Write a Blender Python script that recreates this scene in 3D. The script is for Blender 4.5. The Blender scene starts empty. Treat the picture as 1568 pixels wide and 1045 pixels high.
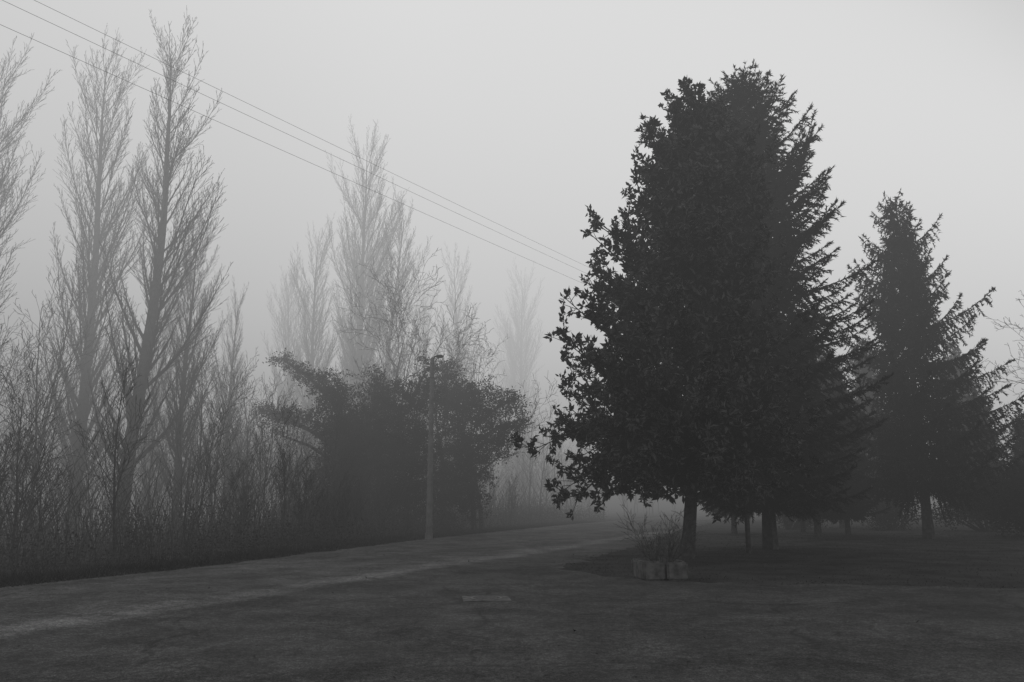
import bpy, math
import numpy as np
from mathutils import Vector

scene = bpy.context.scene
scene.view_settings.view_transform = 'Standard'
scene.view_settings.look = 'None'
scene.view_settings.exposure = 0
COL = scene.collection

# ------------------------------------------------------------ materials
def new_mat(name):
    m = bpy.data.materials.new(name); m.use_nodes = True
    return m, m.node_tree, m.node_tree.nodes['Principled BSDF']

def grey(v): return (v, v, v, 1)

def noise_mat(name, lo, hi, scale, rough=0.8, bump=0.3, bscale=None, spec=0.3):
    m, nt, b = new_mat(name)
    tc = nt.nodes.new('ShaderNodeTexCoord')
    n = nt.nodes.new('ShaderNodeTexNoise'); n.inputs['Scale'].default_value = scale; n.inputs['Detail'].default_value = 2
    nt.links.new(tc.outputs['Object'], n.inputs['Vector'])
    r = nt.nodes.new('ShaderNodeValToRGB')
    r.color_ramp.elements[0].position = 0.3; r.color_ramp.elements[0].color = grey(lo)
    r.color_ramp.elements[1].position = 0.7; r.color_ramp.elements[1].color = grey(hi)
    nt.links.new(n.outputs['Fac'], r.inputs['Fac'])
    nt.links.new(r.outputs['Color'], b.inputs['Base Color'])
    b.inputs['Roughness'].default_value = rough
    b.inputs['Specular IOR Level'].default_value = spec
    if bump:
        n2 = nt.nodes.new('ShaderNodeTexNoise'); n2.inputs['Scale'].default_value = bscale or scale*4; n2.inputs['Detail'].default_value = 4
        nt.links.new(tc.outputs['Object'], n2.inputs['Vector'])
        bp = nt.nodes.new('ShaderNodeBump'); bp.inputs['Strength'].default_value = bump; bp.inputs['Distance'].default_value = 0.02
        nt.links.new(n2.outputs['Fac'], bp.inputs['Height']); nt.links.new(bp.outputs['Normal'], b.inputs['Normal'])
    return m

M_BARK = noise_mat('bark', 0.035, 0.085, 6, 0.95, 0, spec=0)
M_MAG = noise_mat('magnolia_leaf', 0.025, 0.055, 0.9, 0.5, 0, spec=0.3)
M_NEEDLE = noise_mat('spruce_needle', 0.022, 0.05, 1.2, 0.9, 0, spec=0)
M_IVY = noise_mat('ivy_leaf', 0.02, 0.04, 1.5, 0.8, 0, spec=0)
M_BRAMBLE = noise_mat('bramble_leaf', 0.025, 0.06, 1.5, 0.9, 0, spec=0)
M_GRASS = noise_mat('grass_blade', 0.028, 0.06, 0.8, 0.9, 0, spec=0)
M_CONC = noise_mat('concrete', 0.05, 0.14, 7, 0.9, 0.4)
M_POLE = noise_mat('pole_concrete', 0.14, 0.21, 3, 0.85, 0.2)
M_METAL = noise_mat('lamp_metal', 0.06, 0.1, 8, 0.6, 0.05)
M_IRON = noise_mat('cast_iron', 0.08, 0.15, 20, 0.6, 0.3)
M_WIRE = noise_mat('wire', 0.06, 0.08, 8, 0.6, 0)
M_LEAF = noise_mat('dead_leaf', 0.02, 0.08, 3, 0.9, 0, spec=0.1)

# ------------------------------------------------------------ mesh builder
class B:
    def __init__(s): s.V=[]; s.F=[]; s.M=[]; s.n=0
    def add(s, V, F, m=0):
        V=np.asarray(V,dtype=np.float32).reshape(-1,3); F=np.asarray(F,dtype=np.int64)
        if len(F)==0: return
        s.V.append(V); s.F.append(F+s.n); s.M.append(np.full(len(F),m,dtype=np.int32)); s.n+=len(V)
    def mesh(s, name, mats, smooth=False):
        me=bpy.data.meshes.new(name)
        V=np.concatenate(s.V)
        loops=np.concatenate([f.ravel() for f in s.F]).astype(np.int32)
        tot=np.concatenate([np.full(len(f),f.shape[1],dtype=np.int32) for f in s.F])
        st=np.concatenate([[0],np.cumsum(tot)[:-1]]).astype(np.int32)
        me.vertices.add(len(V)); me.vertices.foreach_set('co',V.ravel())
        me.loops.add(len(loops)); me.loops.foreach_set('vertex_index',loops)
        me.polygons.add(len(tot)); me.polygons.foreach_set('loop_start',st)
        for m in mats: me.materials.append(m)
        me.polygons.foreach_set('material_index',np.concatenate(s.M))
        me.polygons.foreach_set('use_smooth',np.full(len(tot),smooth))
        me.update(calc_edges=True)
        return me
def obj(name, me, loc=(0,0,0), rot=0, sc=(1,1,1), parent=None):
    o=bpy.data.objects.new(name, me); COL.objects.link(o)
    o.location=loc; o.rotation_euler=(0,0,rot)
    o.scale=sc if hasattr(sc,'__len__') else (sc,sc,sc)
    if parent: o.parent=parent
    return o

def nrm(a): return a/np.maximum(np.linalg.norm(a,axis=-1,keepdims=True),1e-9)
def tubes(b, segs, k=4, m=0):
    S=np.array(segs,dtype=np.float64)
    if len(S)==0: return
    P0=S[:,0:3];P1=S[:,3:6];R0=S[:,6];R1=S[:,7]
    d=nrm(P1-P0)
    a=np.where(np.abs(d[:,2:3])>0.9,np.array([[1.,0,0]]),np.array([[0,0,1.]]))
    u=nrm(np.cross(d,a)); v=np.cross(d,u)
    ang=np.arange(k)*2*math.pi/k
    ring=u[:,None,:]*np.cos(ang)[None,:,None]+v[:,None,:]*np.sin(ang)[None,:,None]
    A=P0[:,None,:]+ring*R0[:,None,None]; C=P1[:,None,:]+ring*R1[:,None,None]
    V=np.concatenate([A,C],axis=1)
    n=len(S); base=(np.arange(n)*2*k)[:,None]
    i=np.arange(k); j=(i+1)%k
    F=np.stack([base+i,base+j,base+k+j,base+k+i],axis=2).reshape(-1,4)
    b.add(V.reshape(-1,3),F,m)

def leaves(b, P, D, L, W, rng, m=0, fold=0.15):
    D=nrm(D); r=rng.normal(size=P.shape); s=nrm(np.cross(D,r)); n=np.cross(D,s)
    L=L[:,None];W=W[:,None]
    v0=P; v1=P+D*L*.45+s*W*.5+n*W*fold; v2=P+D*L-n*L*.08; v3=P+D*L*.45-s*W*.5+n*W*fold
    V=np.stack([v0,v1,v2,v3],axis=1).reshape(-1,3)
    base=(np.arange(len(P))*4)[:,None]
    F=np.concatenate([base+np.array([0,1,2]),base+np.array([0,2,3])])
    b.add(V,F,m)
def tris(b,P,D,L,W,rng,m=0):
    D=nrm(D); s=nrm(np.cross(D,rng.normal(size=P.shape)))
    V=np.stack([P-s*W[:,None]*.5,P+s*W[:,None]*.5,P+D*L[:,None]],axis=1).reshape(-1,3)
    F=(np.arange(len(P))*3)[:,None]+np.array([0,1,2])
    b.add(V,F,m)

# ------------------------------------------------------------ bare-tree growth
def vn(x,y,z):
    l=math.sqrt(x*x+y*y+z*z) or 1e-9
    return (x/l,y/l,z/l)
def offdir(d,ang,az):
    a=(1,0,0) if abs(d[2])>.9 else (0,0,1)
    u=vn(d[1]*a[2]-d[2]*a[1],d[2]*a[0]-d[0]*a[2],d[0]*a[1]-d[1]*a[0])
    v=(d[1]*u[2]-d[2]*u[1],d[2]*u[0]-d[0]*u[2],d[0]*u[1]-d[1]*u[0])
    c,s=math.cos(ang),math.sin(ang); ca,sa=math.cos(az)*s,math.sin(az)*s
    return tuple(d[i]*c+u[i]*ca+v[i]*sa for i in range(3))
import random
def grow_tree(seed,S,H,r0,start=(0,0,0),d0=(0,0,1)):
    R=random.Random(seed); segs=[]
    rmin=S.get('rmin',.006); lr=S.get('lr',(.5,1.2))
    def rec(p,d,L,r,lev):
        n=S['nseg'][lev]; step=L/n; pts=[(p,d,r)]
        w=S['wander'][lev]; t=S['trop'][lev]
        for i in range(n):
            d=vn(d[0]+R.gauss(0,w),d[1]+R.gauss(0,w),d[2]+R.gauss(0,w)+t)
            q=(p[0]+d[0]*step,p[1]+d[1]*step,p[2]+d[2]*step)
            rr=max(rmin,r*(1-(i+1)/n*.9))
            segs.append((*p,*q,pts[-1][2],rr)); p=q; pts.append((p,d,rr))
        if lev+1<len(S['nseg']):
            az=R.uniform(0,6.28); nc=S['n'][lev]
            if lev>0: nc=max(1,int(nc*min(1.3,L/S['ref'][lev])+R.random()))
            for c in range(nc):
                f=S['start'][lev]+(1-S['start'][lev])*((c+R.random())/nc)
                x=f*n; i=min(int(x),n-1); fr=x-i
                a=pts[i];bb=pts[i+1]
                cp=tuple(a[0][k]*(1-fr)+bb[0][k]*fr for k in range(3))
                cr=a[2]*(1-fr)+bb[2]*fr
                az+=2.4+R.gauss(0,.6)
                A=S['ang'][lev]; cd=offdir(bb[1],R.uniform(*A),az)
                cl=L*S['len'][lev]*S['prof'][lev](f)*R.uniform(*lr)
                if cl>.08: rec(cp,cd,cl,max(rmin,min(cr*.8,cr*S['rr'][lev]+.001)),lev+1)
    rec(start,d0,H,r0,0)
    return segs
def seg_mesh(name,segs,mat,k=4):
    b=B(); S=np.array(segs); big=S[:,6]>.05
    if big.any(): tubes(b,S[big],8)
    tubes(b,S[~big],3)
    return b.mesh(name,[mat],True)

POP=dict(nseg=[16,9,4,2],wander=[.018,.03,.045,.06],trop=[.12,.10,.10,.06],n=[76,25,9],ref=[0,4,1.5],
  start=[.12,.12,.15],ang=[(.34,.62),(.2,.48),(.22,.5)],len=[.38,.30,.42],lr=(.5,1.2),
  prof=[lambda f:(1.08-.74*f)*(.4+min(1,f*1.8)*.6),lambda f:1.15-.75*f,lambda f:1.1-.6*f],rr=[.38,.36,.6],rmin=.0056)
SCR=dict(nseg=[10,6,4,2],wander=[.06,.09,.12,.15],trop=[.03,.1,.07,.03],n=[18,8,4],ref=[0,2.5,1],
  start=[.18,.2,.2],ang=[(.3,.8),(.35,.8),(.4,.8)],len=[.42,.42,.45],
  prof=[lambda f:1.1-.65*f,lambda f:1.1-.5*f,lambda f:1.],rr=[.5,.55,.6],rmin=.007)
WIDE=dict(nseg=[7,8,6,4,2],wander=[.07,.14,.16,.18,.2],trop=[.02,.07,.06,.03,.02],n=[9,9,6,3],ref=[0,4,2,1],
  start=[.35,.25,.2,.2],ang=[(.5,1.1),(.5,1.),(.4,.9),(.4,.9)],len=[.65,.5,.45,.45],
  prof=[lambda f:1.2-.5*f,lambda f:1.1-.5*f,lambda f:1.,lambda f:1.],rr=[.55,.6,.6,.6],rmin=.008)

pop=[seg_mesh('poplar_%d'%i,grow_tree(20+i,POP,20,.22),M_BARK) for i in range(5)]
scr_s=[np.array(grow_tree(40+i,SCR,8,.07)) for i in range(8)]
wide=[seg_mesh('wide_%d'%i,grow_tree(70+i,WIDE,9,.17),M_BARK) for i in range(3)]

def poplar(i,x,y,H,rot,wd=1.0):
    s=H/20; obj('poplar_tree',pop[i],(x,y,-.1),rot,(s*wd,s*wd,s))
poplar(0,-14.4,30,20.0,1.97,1.3)
poplar(1,-16.9,31.5,20.0,2.0,1.15)
poplar(3,-13.4,32.5,12.5,3.4,1.15)
poplar(2,-19.4,27.5,17.4,1.0,1.25)
poplar(4,-24.5,33,19,3.0,1.2)
poplar(2,-10.4,53,25.5,4.0,1.15)
poplar(4,-9.2,55,22.0,1.3,1.15)
poplar(3,-11.3,57,22.5,2.6,1.15)
poplar(1,-12.9,51,18.6,.7,1.15)
poplar(3,-15.2,55,16.5,5.2,1.2)
poplar(0,-4.9,68,22.0,2.4,1.2)
poplar(1,-7.9,74,21,1.4,1.2)
poplar(2,1.2,86,25,.2,1.2)
poplar(4,-.6,89,23,.9,1.1)
poplar(3,-20,44,15,2.2,1)
poplar(0,-14.0,40,11.5,5.0,1)
def bare(i,x,y,s,rot): obj('bare_tree',wide[i],(x,y,-.1),rot,s)
bare(0,-7.2,47,1.25,.3)
bare(1,-1.6,43,.85,2.2)
bare(2,-5.4,42,1.0,4.0)
bare(1,28.5,37,1.05,.6)

# ------------------------------------------------------------ woodland thicket (one object)
rng=np.random.default_rng(5)
def edge_x(y):
    return np.interp(y,[-30,-5,5,15.3,19.9,34,53.6,75,100,140],[-30,-18,-13.6,-9.5,-7.6,-3.6,3.7,13,26,48])
b=B()
def place(S,x,y,s,sz,a):
    c,sn=math.cos(a),math.sin(a); T=S.copy()
    for o in (0,3):
        X=S[:,o]*c-S[:,o+1]*sn; Y_=S[:,o]*sn+S[:,o+1]*c
        T[:,o]=X*s+x; T[:,o+1]=Y_*s+y; T[:,o+2]=S[:,o+2]*sz-.1
    T[:,6:]=np.maximum(S[:,6:]*s,.0062)
    return T
for k in range(240):
    if k<140: y=rng.uniform(20,50); off=rng.uniform(2.2,16)
    else: y=rng.uniform(48,95); off=rng.uniform(1.5,24)
    x=float(edge_x(y))-off-(2.2 if y<30 else .5)
    s=rng.uniform(.4,1.08)
    if off<5: s*=.75
    if y>50: s*=1.15
    if x>-11 and y<40: s*=.75
    S=scr_s[int(rng.integers(8))]
    if y>50: S=S[(S[:,6]>.0076)|(rng.random(len(S))<.6)]
    tubes(b,place(S,x,y,s,s*rng.uniform(.9,1.2),rng.uniform(0,6.28)),3,0)
obj('woodland_thicket',b.mesh('thicket',[M_BARK],True))

# ------------------------------------------------------------ leaf clouds
def cloud(b,rng,ells,dens,size,m=0,clump=.28,flat=1.0,nl=26):
    for (cx,cy,cz,rx,ry,rz) in ells:
        vol=rx*ry*rz*4.2; nc=max(6,int(vol*dens))
        d=nrm(rng.normal(size=(nc,3))); r=rng.random((nc,1))**.45*(1+rng.normal(0,.13,(nc,1)))
        C=d*r*np.array([rx,ry,rz])+np.array([cx,cy,cz])
        P=np.repeat(C,nl,axis=0)+rng.normal(size=(nc*nl,3))*clump*np.array([1,1,flat])
        P[:,2]=np.maximum(P[:,2],.03)
        D=rng.normal(size=P.shape)+np.array([0,0,-.2])
        leaves(b,P,D,rng.uniform(.6,1.3,len(P))*size,rng.uniform(.5,1.,len(P))*size*.75,rng,m)

def pw(px,py,Y):
    return ((px-784)*.00082*Y, 1.6+(765-py)*.00082*Y)
def ell(px,py,rx,rz,Y,ry=1.6):
    x,z=pw(px,py,Y); k=.00082*Y
    return (x,Y,z,rx*k,ry,rz*k)

rng=np.random.default_rng(11)
def ivy_tree(ells,trunks,lean=0):
    b=B(); segs=[]
    for (x,y,h,r) in trunks:
        segs+=grow_tree(int(abs(x*100)+h*10),SCR,h,r,(x,y,-.1))
    S=np.array(segs); tubes(b,S,4,0)
    for e in ells:
        t=min(trunks,key=lambda q:abs(q[0]-e[0]))
        z0=max(.8,min(t[2]*.8,e[2]-abs(e[0]-t[0])*.5))
        tubes(b,[(t[0],t[1],z0,(t[0]+e[0])/2,(t[1]+e[1])/2,(z0+e[2])/2+.2,.1,.07),((t[0]+e[0])/2,(t[1]+e[1])/2,(z0+e[2])/2+.2,e[0],e[1],e[2],.07,.03)],5,0)
    cloud(b,rng,ells,18,.12,1,.15,.6,24)
    obj('ivy_covered_tree',b.mesh('ivy_tree',[M_BARK,M_IVY]))
Y=38
ivy_tree([ell(428,550,22,13,Y,.9),ell(450,564,26,15,Y,1.),ell(482,580,34,17,Y,1.1),ell(512,600,38,28,Y,1.3),ell(400,628,22,12,Y,.9),ell(425,643,28,15,Y,1.),ell(455,640,36,19,Y,1.1),ell(430,668,14,10,Y,.6),
          ell(520,650,46,45,Y,1.5),ell(530,700,44,50,Y,1.5),ell(530,760,54,50,Y,1.6),ell(470,790,50,32,Y,1.4)],
         [(-8.2,38,7.2,.17),(-7.6,38.4,6.5,.14)])
ivy_tree([ell(585,620,44,40,39),ell(560,680,50,60,39),ell(620,690,55,80,39),ell(640,600,40,32,39,1.2),ell(600,760,75,50,39,1.3),ell(575,575,16,14,39,.8),ell(655,562,16,20,39,.8)],
         [(-6.2,39,7.7,.18),(-5.2,39.6,7.4,.15),(-6.8,38.6,7.2,.12)])
ivy_tree([ell(690,612,50,38,41),ell(680,570,26,22,41,1),ell(740,622,50,34,41),ell(785,615,22,20,41,1.),ell(795,645,20,20,41,1.),ell(710,690,58,70,41),ell(765,672,34,32,41),ell(690,760,62,50,41,1.3)],
         [(-3.4,41,7.4,.18),(-1.9,41.3,6.6,.15)])

# ------------------------------------------------------------ bramble undergrowth along the wood edge
b=B(); rng=np.random.default_rng(21); E=[]
for k in range(330):
    y=rng.uniform(15,70); off=rng.uniform(1.7,9)
    x=float(edge_x(y))-off-(1.2 if y<30 else .2)
    h=rng.uniform(.2,1.0)*(.5+min(1,off/4)*.8)
    E.append((x,y,h*.4,rng.uniform(.6,1.4),rng.uniform(.6,1.4),h))
cloud(b,rng,E,3.0,.1,0,.3,.8,22)
segs=[]
for k in range(5200):
    y=rng.uniform(15,62); off=rng.uniform(1.6,11); x=float(edge_x(y))-off-(1.3 if y<30 else .3)
    a=rng.uniform(0,6.28); l=rng.uniform(.5,3.4)*(.6+min(off,5)/8); lean=rng.uniform(.05,.4)
    p=np.array([x,y,0.]); d=np.array([math.cos(a)*lean,math.sin(a)*lean,1.])
    for i in range(3):
        q=p+d*l/3; segs.append((*p,*q,.011-.002*i,.009-.002*i)); p=q; d=d+np.array([math.cos(a)*.12+rng.normal(0,.1),math.sin(a)*.12+rng.normal(0,.1),-.12])
tubes(b,segs,3,1)
obj('bramble_undergrowth',b.mesh('bramble',[M_BRAMBLE,M_BARK]))

# ------------------------------------------------------------ magnolia
def magnolia():
    rng=np.random.default_rng(3); b=B(); segs=[]
    zs=[1.2,1.9,3,4.85,7.2,9.2,11.9,13.1,13.9]; rs=[2.6,3.7,4.0,4.3,3.5,2.9,1.95,1.1,.25]
    def env(z,az):
        c=math.cos(az)
        return float(np.interp(z,zs,rs))*(1-.36*max(0,c)*(1 if z<10 else .5))
    ax=lambda z: np.array([.065*z-.12*math.exp(-z)+.0, .01*z, z])
    tz=np.linspace(-.1,13,18)
    for i in range(17):
        r0=.2*(1-tz[i]/14.5); r1=.2*(1-tz[i+1]/14.5)
        if i==0: r0=.26
        segs.append((*ax(tz[i]),*ax(tz[i+1]),r0,r1))
    TP=[];TD=[]
    nb=225
    for i in range(nb):
        f=(i+.5)/nb; z=1.5+12.2*f**1.12; az=i*2.39996+rng.normal(0,.2)
        R=env(z,az)*rng.choice([.68,.86,1.0,1.14],p=[.25,.33,.28,.14])*rng.uniform(.94,1.04)
        zt=z+rng.normal(0,.2)
        o=np.array([math.cos(az),math.sin(az),0])
        z0=max(1.9,zt-R*.6) if z<11.5 else zt-R*.9-.4
        p0=ax(z0); p3=ax(zt)+o*R; p3[2]=zt
        pm=p0*.5+p3*.5+np.array([0,0,-.12*R+(.5*R if z<4 else 0)])
        n=8; pts=[]
        for t in np.linspace(0,1,n+1):
            pts.append((1-t)**2*p0+2*t*(1-t)*pm+t*t*p3)
        for j in range(n):
            segs.append((*pts[j],*pts[j+1],.05*(1-j/n)+.01,.05*(1-(j+1)/n)+.01))
        pts=np.array(pts)
        nt=int(7+R*5)
        for q in range(nt):
            t=1-.7*rng.random()**1.0; x=t*n; k=min(int(x),n-1); p=pts[k]*(1-(x-k))+pts[k+1]*(x-k)
            d=nrm(nrm(pts[k+1]-pts[k])*.9+rng.normal(size=3)*.65+np.array([0,0,.45])); l=rng.uniform(.15,.6)
            e=p+d*l; segs.append((*p,*e,.012,.007)); TP.append(e);TD.append(d)
            if l>.35 and t<.85: TP.append(p+d*l*.5);TD.append(d)
        TP.append(pts[-1]);TD.append(nrm(pts[-1]-pts[-2])+np.array([0,0,.4]))
        if rng.random()<.75:
            d=nrm(nrm(pts[-1]-pts[-2])*.7+np.array([0,0,.7])+rng.normal(size=3)*.25); e=pts[-1]+d*rng.uniform(.3,.7)
            segs.append((*pts[-1],*e,.012,.007)); TP.append(e);TD.append(d); TP.append(pts[-1]*.4+e*.6);TD.append(d)
    tubes(b,segs,6,0)
    TP=np.array(TP);TD=nrm(np.array(TD)); nl=10
    P=np.repeat(TP,nl,axis=0)+rng.normal(size=(len(TP)*nl,3))*.03
    D=np.repeat(TD,nl,axis=0)*.6+nrm(rng.normal(size=P.shape))*.95
    leaves(b,P,D,rng.uniform(.14,.24,len(P)),rng.uniform(.07,.11,len(P)),rng,1,.2)
    n=14000; z=rng.uniform(1.7,13,n); a=rng.uniform(0,6.28,n); R=np.interp(z,zs,rs)*np.sqrt(rng.random(n))*.7*(1-.38*np.maximum(0,np.cos(a)))
    P=np.stack([.065*z+np.cos(a)*R,np.sin(a)*R,z],axis=1)
    leaves(b,P,rng.normal(size=P.shape),rng.uniform(.2,.32,n),rng.uniform(.1,.15,n),rng,1,.2)
    return b.mesh('magnolia',[M_BARK,M_MAG])
obj('magnolia_tree',magnolia(),(4.95,22.8,0))

# ------------------------------------------------------------ spruces
def spruce(seed,H,zb,zs,rs,dz=.2,per=3,droop=.0,hang=.3,extra=(),dens=1.0,rt=.24,up=.35,nw=1.0,core=0,var=(.65,.85,1.,1.15)):
    rng=np.random.default_rng(seed); b=B(); segs=[]
    tz=np.linspace(-.1,H,14)
    for i in range(13):
        segs.append((0,0,tz[i],0,0,tz[i+1],rt*(1-tz[i]/H*.97)*(1.15 if i==0 else 1),rt*(1-tz[i+1]/H*.97)))
    NP=[];ND=[]
    br=[]
    z=zb; az=0
    while z<H-.25:
        for k in range(per):
            az+=2.39996+rng.normal(0,.25)
            L=float(np.interp(z,zs,rs))*rng.choice(var,p=[.25,.33,.27,.15])*rng.uniform(.94,1.05)
            br.append((z+rng.uniform(-.15,.15),az,L,None))
        z+=dz*(1 if z<H*.8 else .7)
    for e in extra: br.append(e)
    for (z,az,L,u) in br:
        f=z/H; o=np.array([math.cos(az),math.sin(az),0]); s_=np.array([-math.sin(az),math.cos(az),0])
        if u is None:
            slope=-.28-droop+.75*max(0,f-.45)/.55; curl=up+.15*f
        else: slope=u*.35; curl=u*.65
        n=max(4,int(L/.3)); pts=[]
        for t in np.linspace(0,1,n+1):
            p=np.array([0,0,z])+o*L*t*(1 if u is None else (1-.2*t))+np.array([0,0,L*(slope*t+curl*t*t)])+s_*math.sin(t*2+az)*.06*L
            pts.append(p)
        for j in range(n):
            segs.append((*pts[j],*pts[j+1],.035*(1-j/n)*min(1,L/2)+.006,.035*(1-(j+1)/n)*min(1,L/2)+.006))
        pts=np.array(pts)
        nbl=int(L/.08*dens)
        for q in range(nbl):
            t=.12+.88*(q+rng.random())/nbl; x=t*n; k=min(int(x),n-1); p=pts[k]*(1-(x-k))+pts[k+1]*(x-k)
            bd=nrm(pts[k+1]-pts[k]); side=1 if q%2 else -1
            l=(.2+.62*(1-t)**.7)*rng.uniform(.5,1.15)*min(1,.35+L/3)
            hg=hang*rng.uniform(.2,1.6)
            d=nrm(bd*.75+s_*side*rng.uniform(.3,1.0)+np.array([0,0,-hg+rng.normal(0,.15)]))
            if t>.93: d=nrm(bd+np.array([0,0,.25])+s_*side*.3)
            m=max(3,int(l/.05*dens)); tt=(np.arange(m)+.5)/m
            Q=p+d*l*tt[:,None]+np.array([0,0,-1.])*(hg*.35*l*tt[:,None]**2)
            NP.append(np.repeat(Q,3,axis=0)); ND.append(np.repeat(np.tile(d,(m,1)),3,axis=0))
            if l>.35: segs.append((*p,*Q[-1],.008,.004))
        m=int(L/.03); tt=rng.random(m)*.85+.15; x=tt*n; k=np.minimum(x.astype(int),n-1); fr=(x-k)[:,None]
        Q=pts[k]*(1-fr)+pts[k+1]*fr; NP.append(Q); ND.append(nrm(pts[k+1]-pts[k]))
    Q=np.stack([np.zeros(60),np.zeros(60),np.linspace(H-1.6,H,60)],axis=1); NP.append(Q);ND.append(np.tile([0,0,1.],(60,1)))
    tubes(b,segs,4,0)
    P=np.concatenate(NP);D=nrm(np.concatenate(ND))*.8+rng.normal(size=P.shape)*.5
    tris(b,P,D,rng.uniform(.08,.15,len(P))*nw**.5,rng.uniform(.025,.045,len(P))*nw,rng,1)
    if core:
        z=zb+(H*.88-zb)*rng.random(core)**1.3; R=np.interp(z,zs,rs)*.5*np.sqrt(rng.random(core)); a=rng.uniform(0,6.28,core)
        P=np.stack([np.cos(a)*R,np.sin(a)*R,z-.25*R],1); D=rng.normal(size=P.shape); D[:,2]-=.8
        tris(b,P,D,rng.uniform(.2,.4,core),rng.uniform(.06,.11,core),rng,1)
    return b.mesh('spruce%d'%seed,[M_BARK,M_NEEDLE])

big=spruce(1,17.4,1.6,[1.5,3,6,10.5,13,15.5,17.4],[2.8,3.7,3.7,3.3,2.2,1.35,.2],dz=.2,per=4,nw=1.35,core=16000,hang=.5,
   extra=[(12.0,-.05,3.2,1.05),(11.8,.25,2.9,.8),(12.4,-.4,2.5,.9),(12.3,.1,3.0,1.2),(11.9,0,3.3,1.2),(11.6,.1,3.3,1.1),(14.3,.6,1.6,1.1),(14.6,3.4,1.5,1.2),(15.5,1.2,1.1,1.6),(15.6,5.0,1.1,1.6),(15.9,4.1,.9,1.7),(16.1,2.4,.8,1.7),(15.8,.2,1.0,1.7),(11.,-.2,3.3,.5)])
obj('spruce_tree',big,(8.5,27,0),0,(1,1,.98))
mid=spruce(2,15,2.2,[2,3,6,9,12,14,15],[2.7,3.4,3.2,2.5,1.5,.7,.15],dz=.27,per=3,droop=.12,hang=1.2,up=.45,dens=1.0,nw=1.6,core=9000,var=(.55,.85,1.05,1.3),
   extra=[(11.0,.2,2.0,.8),(9.6,3.3,2.8,.6),(10.2,3.0,2.4,.8),(8.6,-.1,3.0,.6)])
obj('spruce_tree',mid,(17.3,34,0),.0)
far=spruce(3,14,2.0,[2,3.5,6,9,12,14],[2.8,3.4,2.9,2.1,1.1,.15],dz=.3,per=4,dens=.55,nw=2.6,core=9000,hang=.7)
for x,y,s,r in [(12.9,34.5,.66,1),(10.6,39,.62,1.7),(14.6,41,.7,2),(19,47,.75,3.3),(22.5,50,.85,5),(17.8,62,1.45,.2),(27,46,.6,1.7),(24.5,62,1.0,2.8),(31,55,.9,4.4),(15.4,37.5,.56,4),(25.5,40,.45,.4)]:
    obj('spruce_tree',far,(x,y,-.2),r,s)

def bush(name,x,y,w,h,seed,dens=9):
    rng=np.random.default_rng(seed); b=B(); E=[]
    for i in range(11):
        E.append((rng.uniform(-.5,.5)*w,rng.uniform(-.4,.4)*w,rng.uniform(.2,.7)*h,w*.33,w*.33,h*rng.uniform(.22,.34)))
    segs=[]
    for e in E: segs.append((e[0]*.15,e[1]*.15,-.1,e[0],e[1],e[2],.07,.03))
    tubes(b,segs,5,0); cloud(b,rng,E,dens,.13,1,.2)
    obj(name,b.mesh(name,[M_BARK,M_IVY]),(x,y,0))
bush('evergreen_shrub',23.6,35.5,4.6,4.2,1)
bush('evergreen_shrub',20.6,44,2.6,1.8,2)
bush('evergreen_shrub',24.5,42,3.0,2.3,3)
bush('evergreen_shrub',15.2,45,3.0,1.9,4)

# ------------------------------------------------------------ ground & road
def poly(name,pts,z,mat):
    me=bpy.data.meshes.new(name); me.from_pydata([(x,y,z) for x,y in pts],[],[list(range(len(pts)))]); me.materials.append(mat)
    me.update(); return obj(name,me)
M_GROUND=noise_mat('soil_and_grass',.028,.06,.9,.95,.5,12,.05)
poly('ground',[(-600,-600),(600,-600),(600,600),(-600,600)],0,M_GROUND)

m,nt,bs=new_mat('asphalt'); N=nt.nodes; Lk=nt.links
geo=N.new('ShaderNodeNewGeometry')
def noise(scale,det=5,dist=0,vec=None):
    n=N.new('ShaderNodeTexNoise'); n.inputs['Scale'].default_value=scale; n.inputs['Detail'].default_value=det; n.inputs['Distortion'].default_value=dist
    Lk.new(vec or geo.outputs['Position'],n.inputs['Vector']); return n.outputs['Fac']
def math_(op,a,b_=None):
    n=N.new('ShaderNodeMath'); n.operation=op
    for i,v in enumerate((a,b_)):
        if v is None: continue
        if isinstance(v,(int,float)): n.inputs[i].default_value=v
        else: Lk.new(v,n.inputs[i])
    return n.outputs[0]
def rng_(v,a,b_,c,d,smooth=True):
    n=N.new('ShaderNodeMapRange'); n.interpolation_type='SMOOTHSTEP' if smooth else 'LINEAR'
    Lk.new(v,n.inputs[0])
    for i,q in enumerate((a,b_,c,d)): n.inputs[i+1].default_value=q
    return n.outputs[0]
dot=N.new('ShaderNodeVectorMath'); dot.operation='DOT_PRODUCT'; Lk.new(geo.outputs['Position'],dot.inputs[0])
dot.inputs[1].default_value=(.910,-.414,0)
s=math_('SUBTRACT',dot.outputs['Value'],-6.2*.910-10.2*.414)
s=math_('ADD',s,math_('MULTIPLY',math_('SUBTRACT',noise(.35,3),.5),1.4))
road_t=rng_(s,-.3,.5,1,0)
dust=math_('MULTIPLY',rng_(s,-1.1,-.1,0,1),rng_(s,.0,.5,1,0))
base=math_('ADD',.047,math_('MULTIPLY',road_t,.016))
base=math_('ADD',base,math_('MULTIPLY',math_('MULTIPLY',dust,rng_(noise(1.1,5),.3,.65,.45,1)),.06))
dust2=math_('MULTIPLY',rng_(s,-4.6,-3.9,0,1),rng_(s,-3.6,-2.9,1,0))
base=math_('ADD',base,math_('MULTIPLY',dust2,.015))
base=math_('MULTIPLY',base,rng_(s,6,16,1,.72))  # darker to the right: shade painted into the asphalt colour
base=math_('MULTIPLY',base,rng_(noise(.3,6,.6),.3,.7,.78,1.25))
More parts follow.
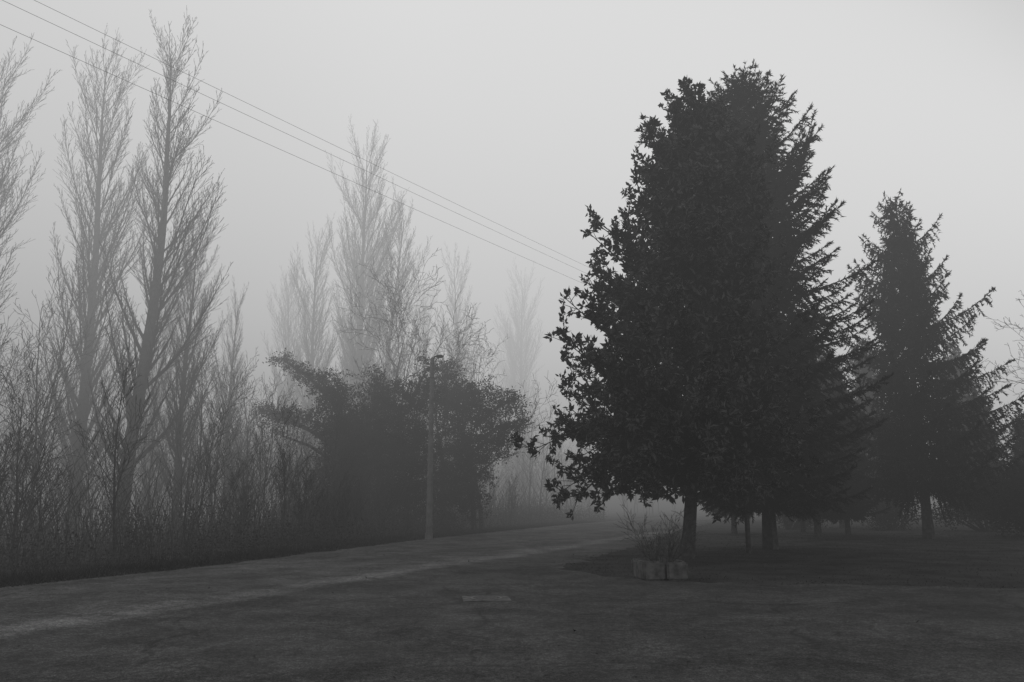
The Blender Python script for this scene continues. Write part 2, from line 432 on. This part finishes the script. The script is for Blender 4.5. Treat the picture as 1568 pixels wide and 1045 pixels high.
base=math_('MULTIPLY',base,rng_(noise(1.6,6,.4),.3,.7,.72,1.3))
base=math_('MULTIPLY',base,rng_(noise(9,4),.35,.65,.75,1.25))
base=math_('MULTIPLY',base,rng_(noise(32,2),.3,.7,.65,1.35))
base=math_('MULTIPLY',base,rng_(noise(85,3),.35,.65,.45,1.6))
vo=N.new('ShaderNodeTexVoronoi'); vo.feature='DISTANCE_TO_EDGE'; vo.inputs['Scale'].default_value=.2
dv=N.new('ShaderNodeVectorMath'); dv.operation='ADD'; Lk.new(geo.outputs['Position'],dv.inputs[0])
nc=N.new('ShaderNodeTexNoise'); nc.inputs['Scale'].default_value=.9; nc.inputs['Detail'].default_value=6; Lk.new(geo.outputs['Position'],nc.inputs['Vector'])
Lk.new(nc.outputs['Color'],dv.inputs[1]); Lk.new(dv.outputs[0],vo.inputs['Vector'])
crack=math_('MAXIMUM',rng_(vo.outputs['Distance'],.003,.01,.6,1),rng_(noise(.5,2),.48,.56,0,1))
base=math_('MULTIPLY',base,crack)
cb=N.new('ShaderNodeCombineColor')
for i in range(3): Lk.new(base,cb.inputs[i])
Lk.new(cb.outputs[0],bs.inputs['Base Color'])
Lk.new(rng_(noise(.5,4),.35,.65,.75,.95),bs.inputs['Roughness'])
bs.inputs['Specular IOR Level'].default_value=.2
bp=N.new('ShaderNodeBump'); bp.inputs['Strength'].default_value=.4; bp.inputs['Distance'].default_value=.01
Lk.new(math_('ADD',noise(70,2),noise(2,2)),bp.inputs['Height']); Lk.new(bp.outputs['Normal'],bs.inputs['Normal'])
M_ASPH=m
rng=np.random.default_rng(8)
left=[(float(edge_x(y))+rng.normal(0,.12),float(y)) for y in np.arange(-30,138,.7)]
right=[(53,132),(26,84),(16.5,64),(9.8,46),(4.9,30),(2.3,23.5),(1.3,20.6),(1.2,19.4),(1.8,18),(3.2,16.7),(5.5,15.9),(9,15.2),(14,14.3),(28,12.4),(60,9)]
rr=[]
for a,c in zip(right[:-1],right[1:]):
    n=max(2,int(math.dist(a,c)/.4))
    for i in range(n): rr.append((a[0]+(c[0]-a[0])*i/n+rng.normal(0,.13),a[1]+(c[1]-a[1])*i/n+rng.normal(0,.16)))
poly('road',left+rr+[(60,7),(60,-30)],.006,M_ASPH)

# grass
b=B(); rng=np.random.default_rng(9)
n=26000
y=14+46*rng.random(n)**1.5; off=np.abs(rng.normal(0,1.0,n))*1.3-.1
x=edge_x(y)-off
P1=np.stack([x,y,np.zeros(n)],1); h1=rng.uniform(.05,.2,n)*np.clip(off+.3,.3,1.2)
R=np.array(rr); idx=rng.integers(40,len(R)-4,12000); P2=np.stack([R[idx,0]+rng.normal(0,.2,12000)+np.abs(rng.normal(0,.5,12000)),R[idx,1]+rng.normal(0,.2,12000)+np.abs(rng.normal(0,.5,12000)),np.zeros(12000)],1)
h2=rng.uniform(.01,.04,12000)
n3=16000; P3=np.stack([rng.uniform(2,30,n3),rng.uniform(14,40,n3),np.zeros(n3)],1)
ex=np.interp(P3[:,1],[16,18,19.4,20.6,23.5,30,46],[5,1.8,1.2,1.6,2.6,5.2,10.2]); ok=(P3[:,0]>ex+.2)&(P3[:,1]>np.interp(P3[:,0],[1.8,3.2,5.5,9,14,28,60],[18.2,16.9,16.1,15.4,14.5,12.6,9.2])); P3=P3[ok]; h3=rng.uniform(.02,.05,len(P3))
for P,h in ((P1,h1),(P2,h2),(P3,h3)):
    D=rng.normal(size=P.shape)*.6; D[:,2]=1
    tris(b,P,D,h,rng.uniform(.012,.03,len(P)),rng)
obj('grass',b.mesh('grass',[M_GRASS]))
b=B(); n=1500
P=np.stack([rng.uniform(-9,14,n),rng.uniform(5,24,n)**1.0,np.full(n,.014)],1)
P2=np.stack([4.95+rng.normal(0,3.2,900),21.+rng.normal(0,2.8,900),np.full(900,.02)],1)
P=np.concatenate([P,P2]); D=rng.normal(size=P.shape); D[:,2]=np.abs(D[:,2])*.12
D=nrm(D); sd=nrm(np.cross(D,np.tile([0,0,1.],(len(D),1)))); l=rng.uniform(.02,.07,len(P))[:,None]
V=np.stack([P,P+D*l*.5+sd*l*.3,P+D*l,P+D*l*.5-sd*l*.3],1).reshape(-1,3)
b.add(V,(np.arange(len(P))*4)[:,None]+np.array([0,1,2,3]))
obj('fallen_leaves',b.mesh('fallen_leaves',[M_LEAF]))

# ------------------------------------------------------------ box helper
import bmesh
def bevbox(bm,c,s,bev=.01,rz=0,taper=1.0):
    r=bmesh.ops.create_cube(bm,size=1); vs=r['verts']
    for v in vs:
        k=taper if v.co.z>0 else 1
        x,y=v.co.x*s[0]*k,v.co.y*s[1]*k
        v.co=Vector((c[0]+x*math.cos(rz)-y*math.sin(rz),c[1]+x*math.sin(rz)+y*math.cos(rz),c[2]+v.co.z*s[2]))
    es=list({e for v in vs for e in v.link_edges})
    if bev: bmesh.ops.bevel(bm,geom=es,offset=bev,segments=2,affect='EDGES')
def bmobj(name,bm,mats,loc=(0,0,0),rot=0,parent=None):
    me=bpy.data.meshes.new(name); bm.to_mesh(me); bm.free()
    for m_ in mats: me.materials.append(m_)
    return obj(name,me,loc,rot,1,parent)

# ------------------------------------------------------------ concrete planter with bare shrub
pl=bpy.data.objects.new('concrete_planter',None); COL.objects.link(pl); pl.location=(3.05,17.1,0); pl.rotation_euler=(0,0,.15)
bm=bmesh.new()
W,D_,H_=.92,.8,.38; t=.1
bevbox(bm,(-W/4-.012,-D_/2,H_/2),(W/2-.02,t,H_),.035)
bevbox(bm,(W/4+.012,-D_/2,H_/2-.015),(W/2-.02,t,H_-.03),.035)
bevbox(bm,(0,D_/2,H_/2),(W,t,H_),.03)
bevbox(bm,(-W/2+t/2,0,H_/2-.005),(t,D_-t-.01,H_-.01),.03)
bevbox(bm,(W/2-t/2,0,H_/2-.005),(t,D_-t-.01,H_-.01),.03)
bmobj('walls',bm,[M_CONC],parent=pl)
bm=bmesh.new(); bevbox(bm,(0,0,.13),(W-2*t-.01,D_-t-.02,.24),.02); bmobj('soil',bm,[M_GROUND],parent=pl)
SH=dict(nseg=[5,4,2],wander=[.12,.15,.2],trop=[.03,.03,0],n=[7,4],ref=[0,.4],start=[.15,.2],ang=[(.3,.8),(.3,.8)],len=[.5,.5],
  prof=[lambda f:1.1-.5*f,lambda f:1.],rr=[.6,.6],rmin=.0035)
segs=[]
R=random.Random(4)
for i in range(16):
    a=R.uniform(0,6.28); q=R.uniform(.15,.75)
    segs+=grow_tree(200+i,SH,R.uniform(.6,1.15),.009,(math.cos(a)*.2,math.sin(a)*.18,.22),vn(math.cos(a)*q,math.sin(a)*q,1))
b=B(); tubes(b,segs,3); obj('bare_shrub',b.mesh('bare_shrub',[M_BARK]),parent=pl)

# manhole
bm=bmesh.new()
bevbox(bm,(0,0,.004),(.78,.68,.03),.006)
r=bmesh.ops.create_cone(bm,cap_ends=True,segments=40,radius1=.27,radius2=.265,depth=.012)
for v in r['verts']: v.co.z+=.024
for i in range(-4,5):
    w=.44*math.sqrt(max(0,1-(i/5)**2))
    bevbox(bm,(0,i*.05,.032),(w,.016,.006),0)
me=bpy.data.meshes.new('manhole'); bm.to_mesh(me); bm.free(); me.materials.append(M_CONC); me.materials.append(M_IRON)
for p in me.polygons:
    if p.center.z>.0195: p.material_index=1
obj('manhole_cover',me,(-.42,13.6,.0),.1)

# ------------------------------------------------------------ street lamp
sl=bpy.data.objects.new('street_lamp',None); COL.objects.link(sl); sl.location=(-3.45,34,0)
bm=bmesh.new()
r=bmesh.ops.create_cone(bm,cap_ends=True,segments=16,radius1=.14,radius2=.085,depth=7.7)
for v in r['verts']: v.co.z+=3.75
for z in (.12,6.8,7.4):
    r=bmesh.ops.create_cone(bm,cap_ends=True,segments=16,radius1=.17 if z<1 else .11,radius2=.165 if z<1 else .105,depth=.25 if z<1 else .07)
    for v in r['verts']: v.co.z+=z
bmobj('pole',bm,[M_POLE],parent=sl)
b=B(); tubes(b,[(0,0,7.5,.1,-.03,7.68,.035,.035),(.1,-.03,7.68,.22,-.06,7.7,.035,.03)],10,0)
obj('arm',b.mesh('arm',[M_METAL],True),parent=sl)
bm=bmesh.new(); bevbox(bm,(.32,-.08,7.7),(.36,.22,.1),.035,-.23,.75); bevbox(bm,(.33,-.085,7.64),(.27,.16,.05),.02,-.23); bmobj('lamp_head',bm,[M_METAL],parent=sl)

bm=bmesh.new(); bevbox(bm,(0,0,.6),(.12,.12,1.3),.015); bevbox(bm,(0,0,1.27),(.15,.15,.05),.01); bmobj('wooden_post',bm,[M_BARK],(7.2,25.0,0),.3)

# ------------------------------------------------------------ overhead wires
def wire_run(b,a,c,sag):
    a=np.array(a);c=np.array(c);n=40;p=a;segs=[]
    for i in range(1,n+1):
        t=i/n; q=a*(1-t)+c*t; q=q-np.array([0,0,sag*4*t*(1-t)]); segs.append((*p,*q,.0045,.0045)); p=q
    tubes(b,segs,5)
b=B()
d=np.array([13.15,19.0,0]); A=np.array([-10.4,14.7,11.35])
for off,dz in ((0,0),(-.1,.6),(-.45,1.15)):
    o=np.array([19,-13.15,0])/23.1*(off)
    wire_run(b,A-d*1.3+o+np.array([0,0,dz]),A+d*3.0+o+np.array([0,0,dz]),.3)
obj('overhead_wires',b.mesh('wires',[M_WIRE]))
up=bpy.data.objects.new('utility_pole',None); COL.objects.link(up); e=A+d*3.0; up.location=(e[0],e[1],0)
b=B(); tubes(b,[(0,0,0,0,0,12.8,.17,.11),(-.7,.5,11.3,.3,-.2,11.3,.05,.05),(-.7,.5,11.9,.3,-.2,11.9,.05,.05),(-.7,.5,12.45,.3,-.2,12.45,.05,.05)],10); obj('mast',b.mesh('mast',[M_BARK],True),parent=up)

# ------------------------------------------------------------ fog: one volume, its glow standing in for scattered daylight; thicker down the road and over the wood
m=bpy.data.materials.new('fog'); m.use_nodes=True; nt=m.node_tree; nt.nodes.clear(); N=nt.nodes; Lk=nt.links
geo=N.new('ShaderNodeNewGeometry')
dot=N.new('ShaderNodeVectorMath'); dot.operation='DOT_PRODUCT'; Lk.new(geo.outputs['Position'],dot.inputs[0]); dot.inputs[1].default_value=(-.8,1,0)
sep=N.new('ShaderNodeSeparateXYZ'); Lk.new(geo.outputs['Position'],sep.inputs[0])
dens=math_('ADD',rng_(dot.outputs['Value'],22,48,.005,.021),rng_(dot.outputs['Value'],46,64,0,.018))
dens=math_('ADD',dens,rng_(sep.outputs['X'],-13.5,-7,.022,0))
cv=N.new('ShaderNodeFloatCurve'); Lk.new(math_('DIVIDE',sep.outputs['Z'],50),cv.inputs['Value'])
c=cv.mapping.curves[0]
c.points[0].location=(0,.13); c.points[1].location=(1,.80)  # glow weaker near the ground: shade from the trees set into the emission
for p in ((.08,.235),(.18,.45),(.4,.64)): c.points.new(*p)
cv.mapping.update()
out=N.new('ShaderNodeOutputMaterial'); em=N.new('ShaderNodeEmission'); em.inputs['Color'].default_value=grey(1)
Lk.new(math_('MULTIPLY',dens,cv.outputs[0]),em.inputs['Strength'])
ab=N.new('ShaderNodeVolumeAbsorption'); ab.inputs['Color'].default_value=grey(0); Lk.new(dens,ab.inputs['Density'])
ad=N.new('ShaderNodeAddShader'); Lk.new(ab.outputs[0],ad.inputs[0]); Lk.new(em.outputs[0],ad.inputs[1]); Lk.new(ad.outputs[0],out.inputs['Volume'])
m.cycles.volume_step_rate=.35
bm=bmesh.new(); r=bmesh.ops.create_cube(bm,size=1)
for v in r['verts']: v.co=Vector((v.co.x*420,v.co.y*420,-2 if v.co.z<0 else 80))
bmobj('fog',bm,[m])

# ------------------------------------------------------------ light
w=bpy.data.worlds.new('World'); scene.world=w; w.use_nodes=True; nt=w.node_tree
bg=nt.nodes['Background']; sky=nt.nodes.new('ShaderNodeTexSky'); sky.sky_type='NISHITA'; sky.sun_disc=False
EL,AZ=math.radians(45),math.radians(-30)
sky.sun_elevation=EL; sky.sun_rotation=AZ
bw=nt.nodes.new('ShaderNodeRGBToBW'); nt.links.new(sky.outputs[0],bw.inputs[0]); nt.links.new(bw.outputs[0],bg.inputs['Color']); bg.inputs['Strength'].default_value=.1
sd=bpy.data.lights.new('sun','SUN'); sd.energy=.6; sd.angle=math.radians(25); so=bpy.data.objects.new('sun',sd); COL.objects.link(so)
dirv=Vector((math.sin(AZ)*math.cos(EL),math.cos(AZ)*math.cos(EL),math.sin(EL))); so.rotation_euler=dirv.to_track_quat('Z','Y').to_euler()

cam=bpy.data.cameras.new('camera'); cam.lens=28; cam.sensor_width=36; cam.clip_end=2000
co=bpy.data.objects.new('camera',cam); COL.objects.link(co); co.location=(0,0,1.6); co.rotation_euler=(math.radians(90+11.27),0,0)
scene.camera=co
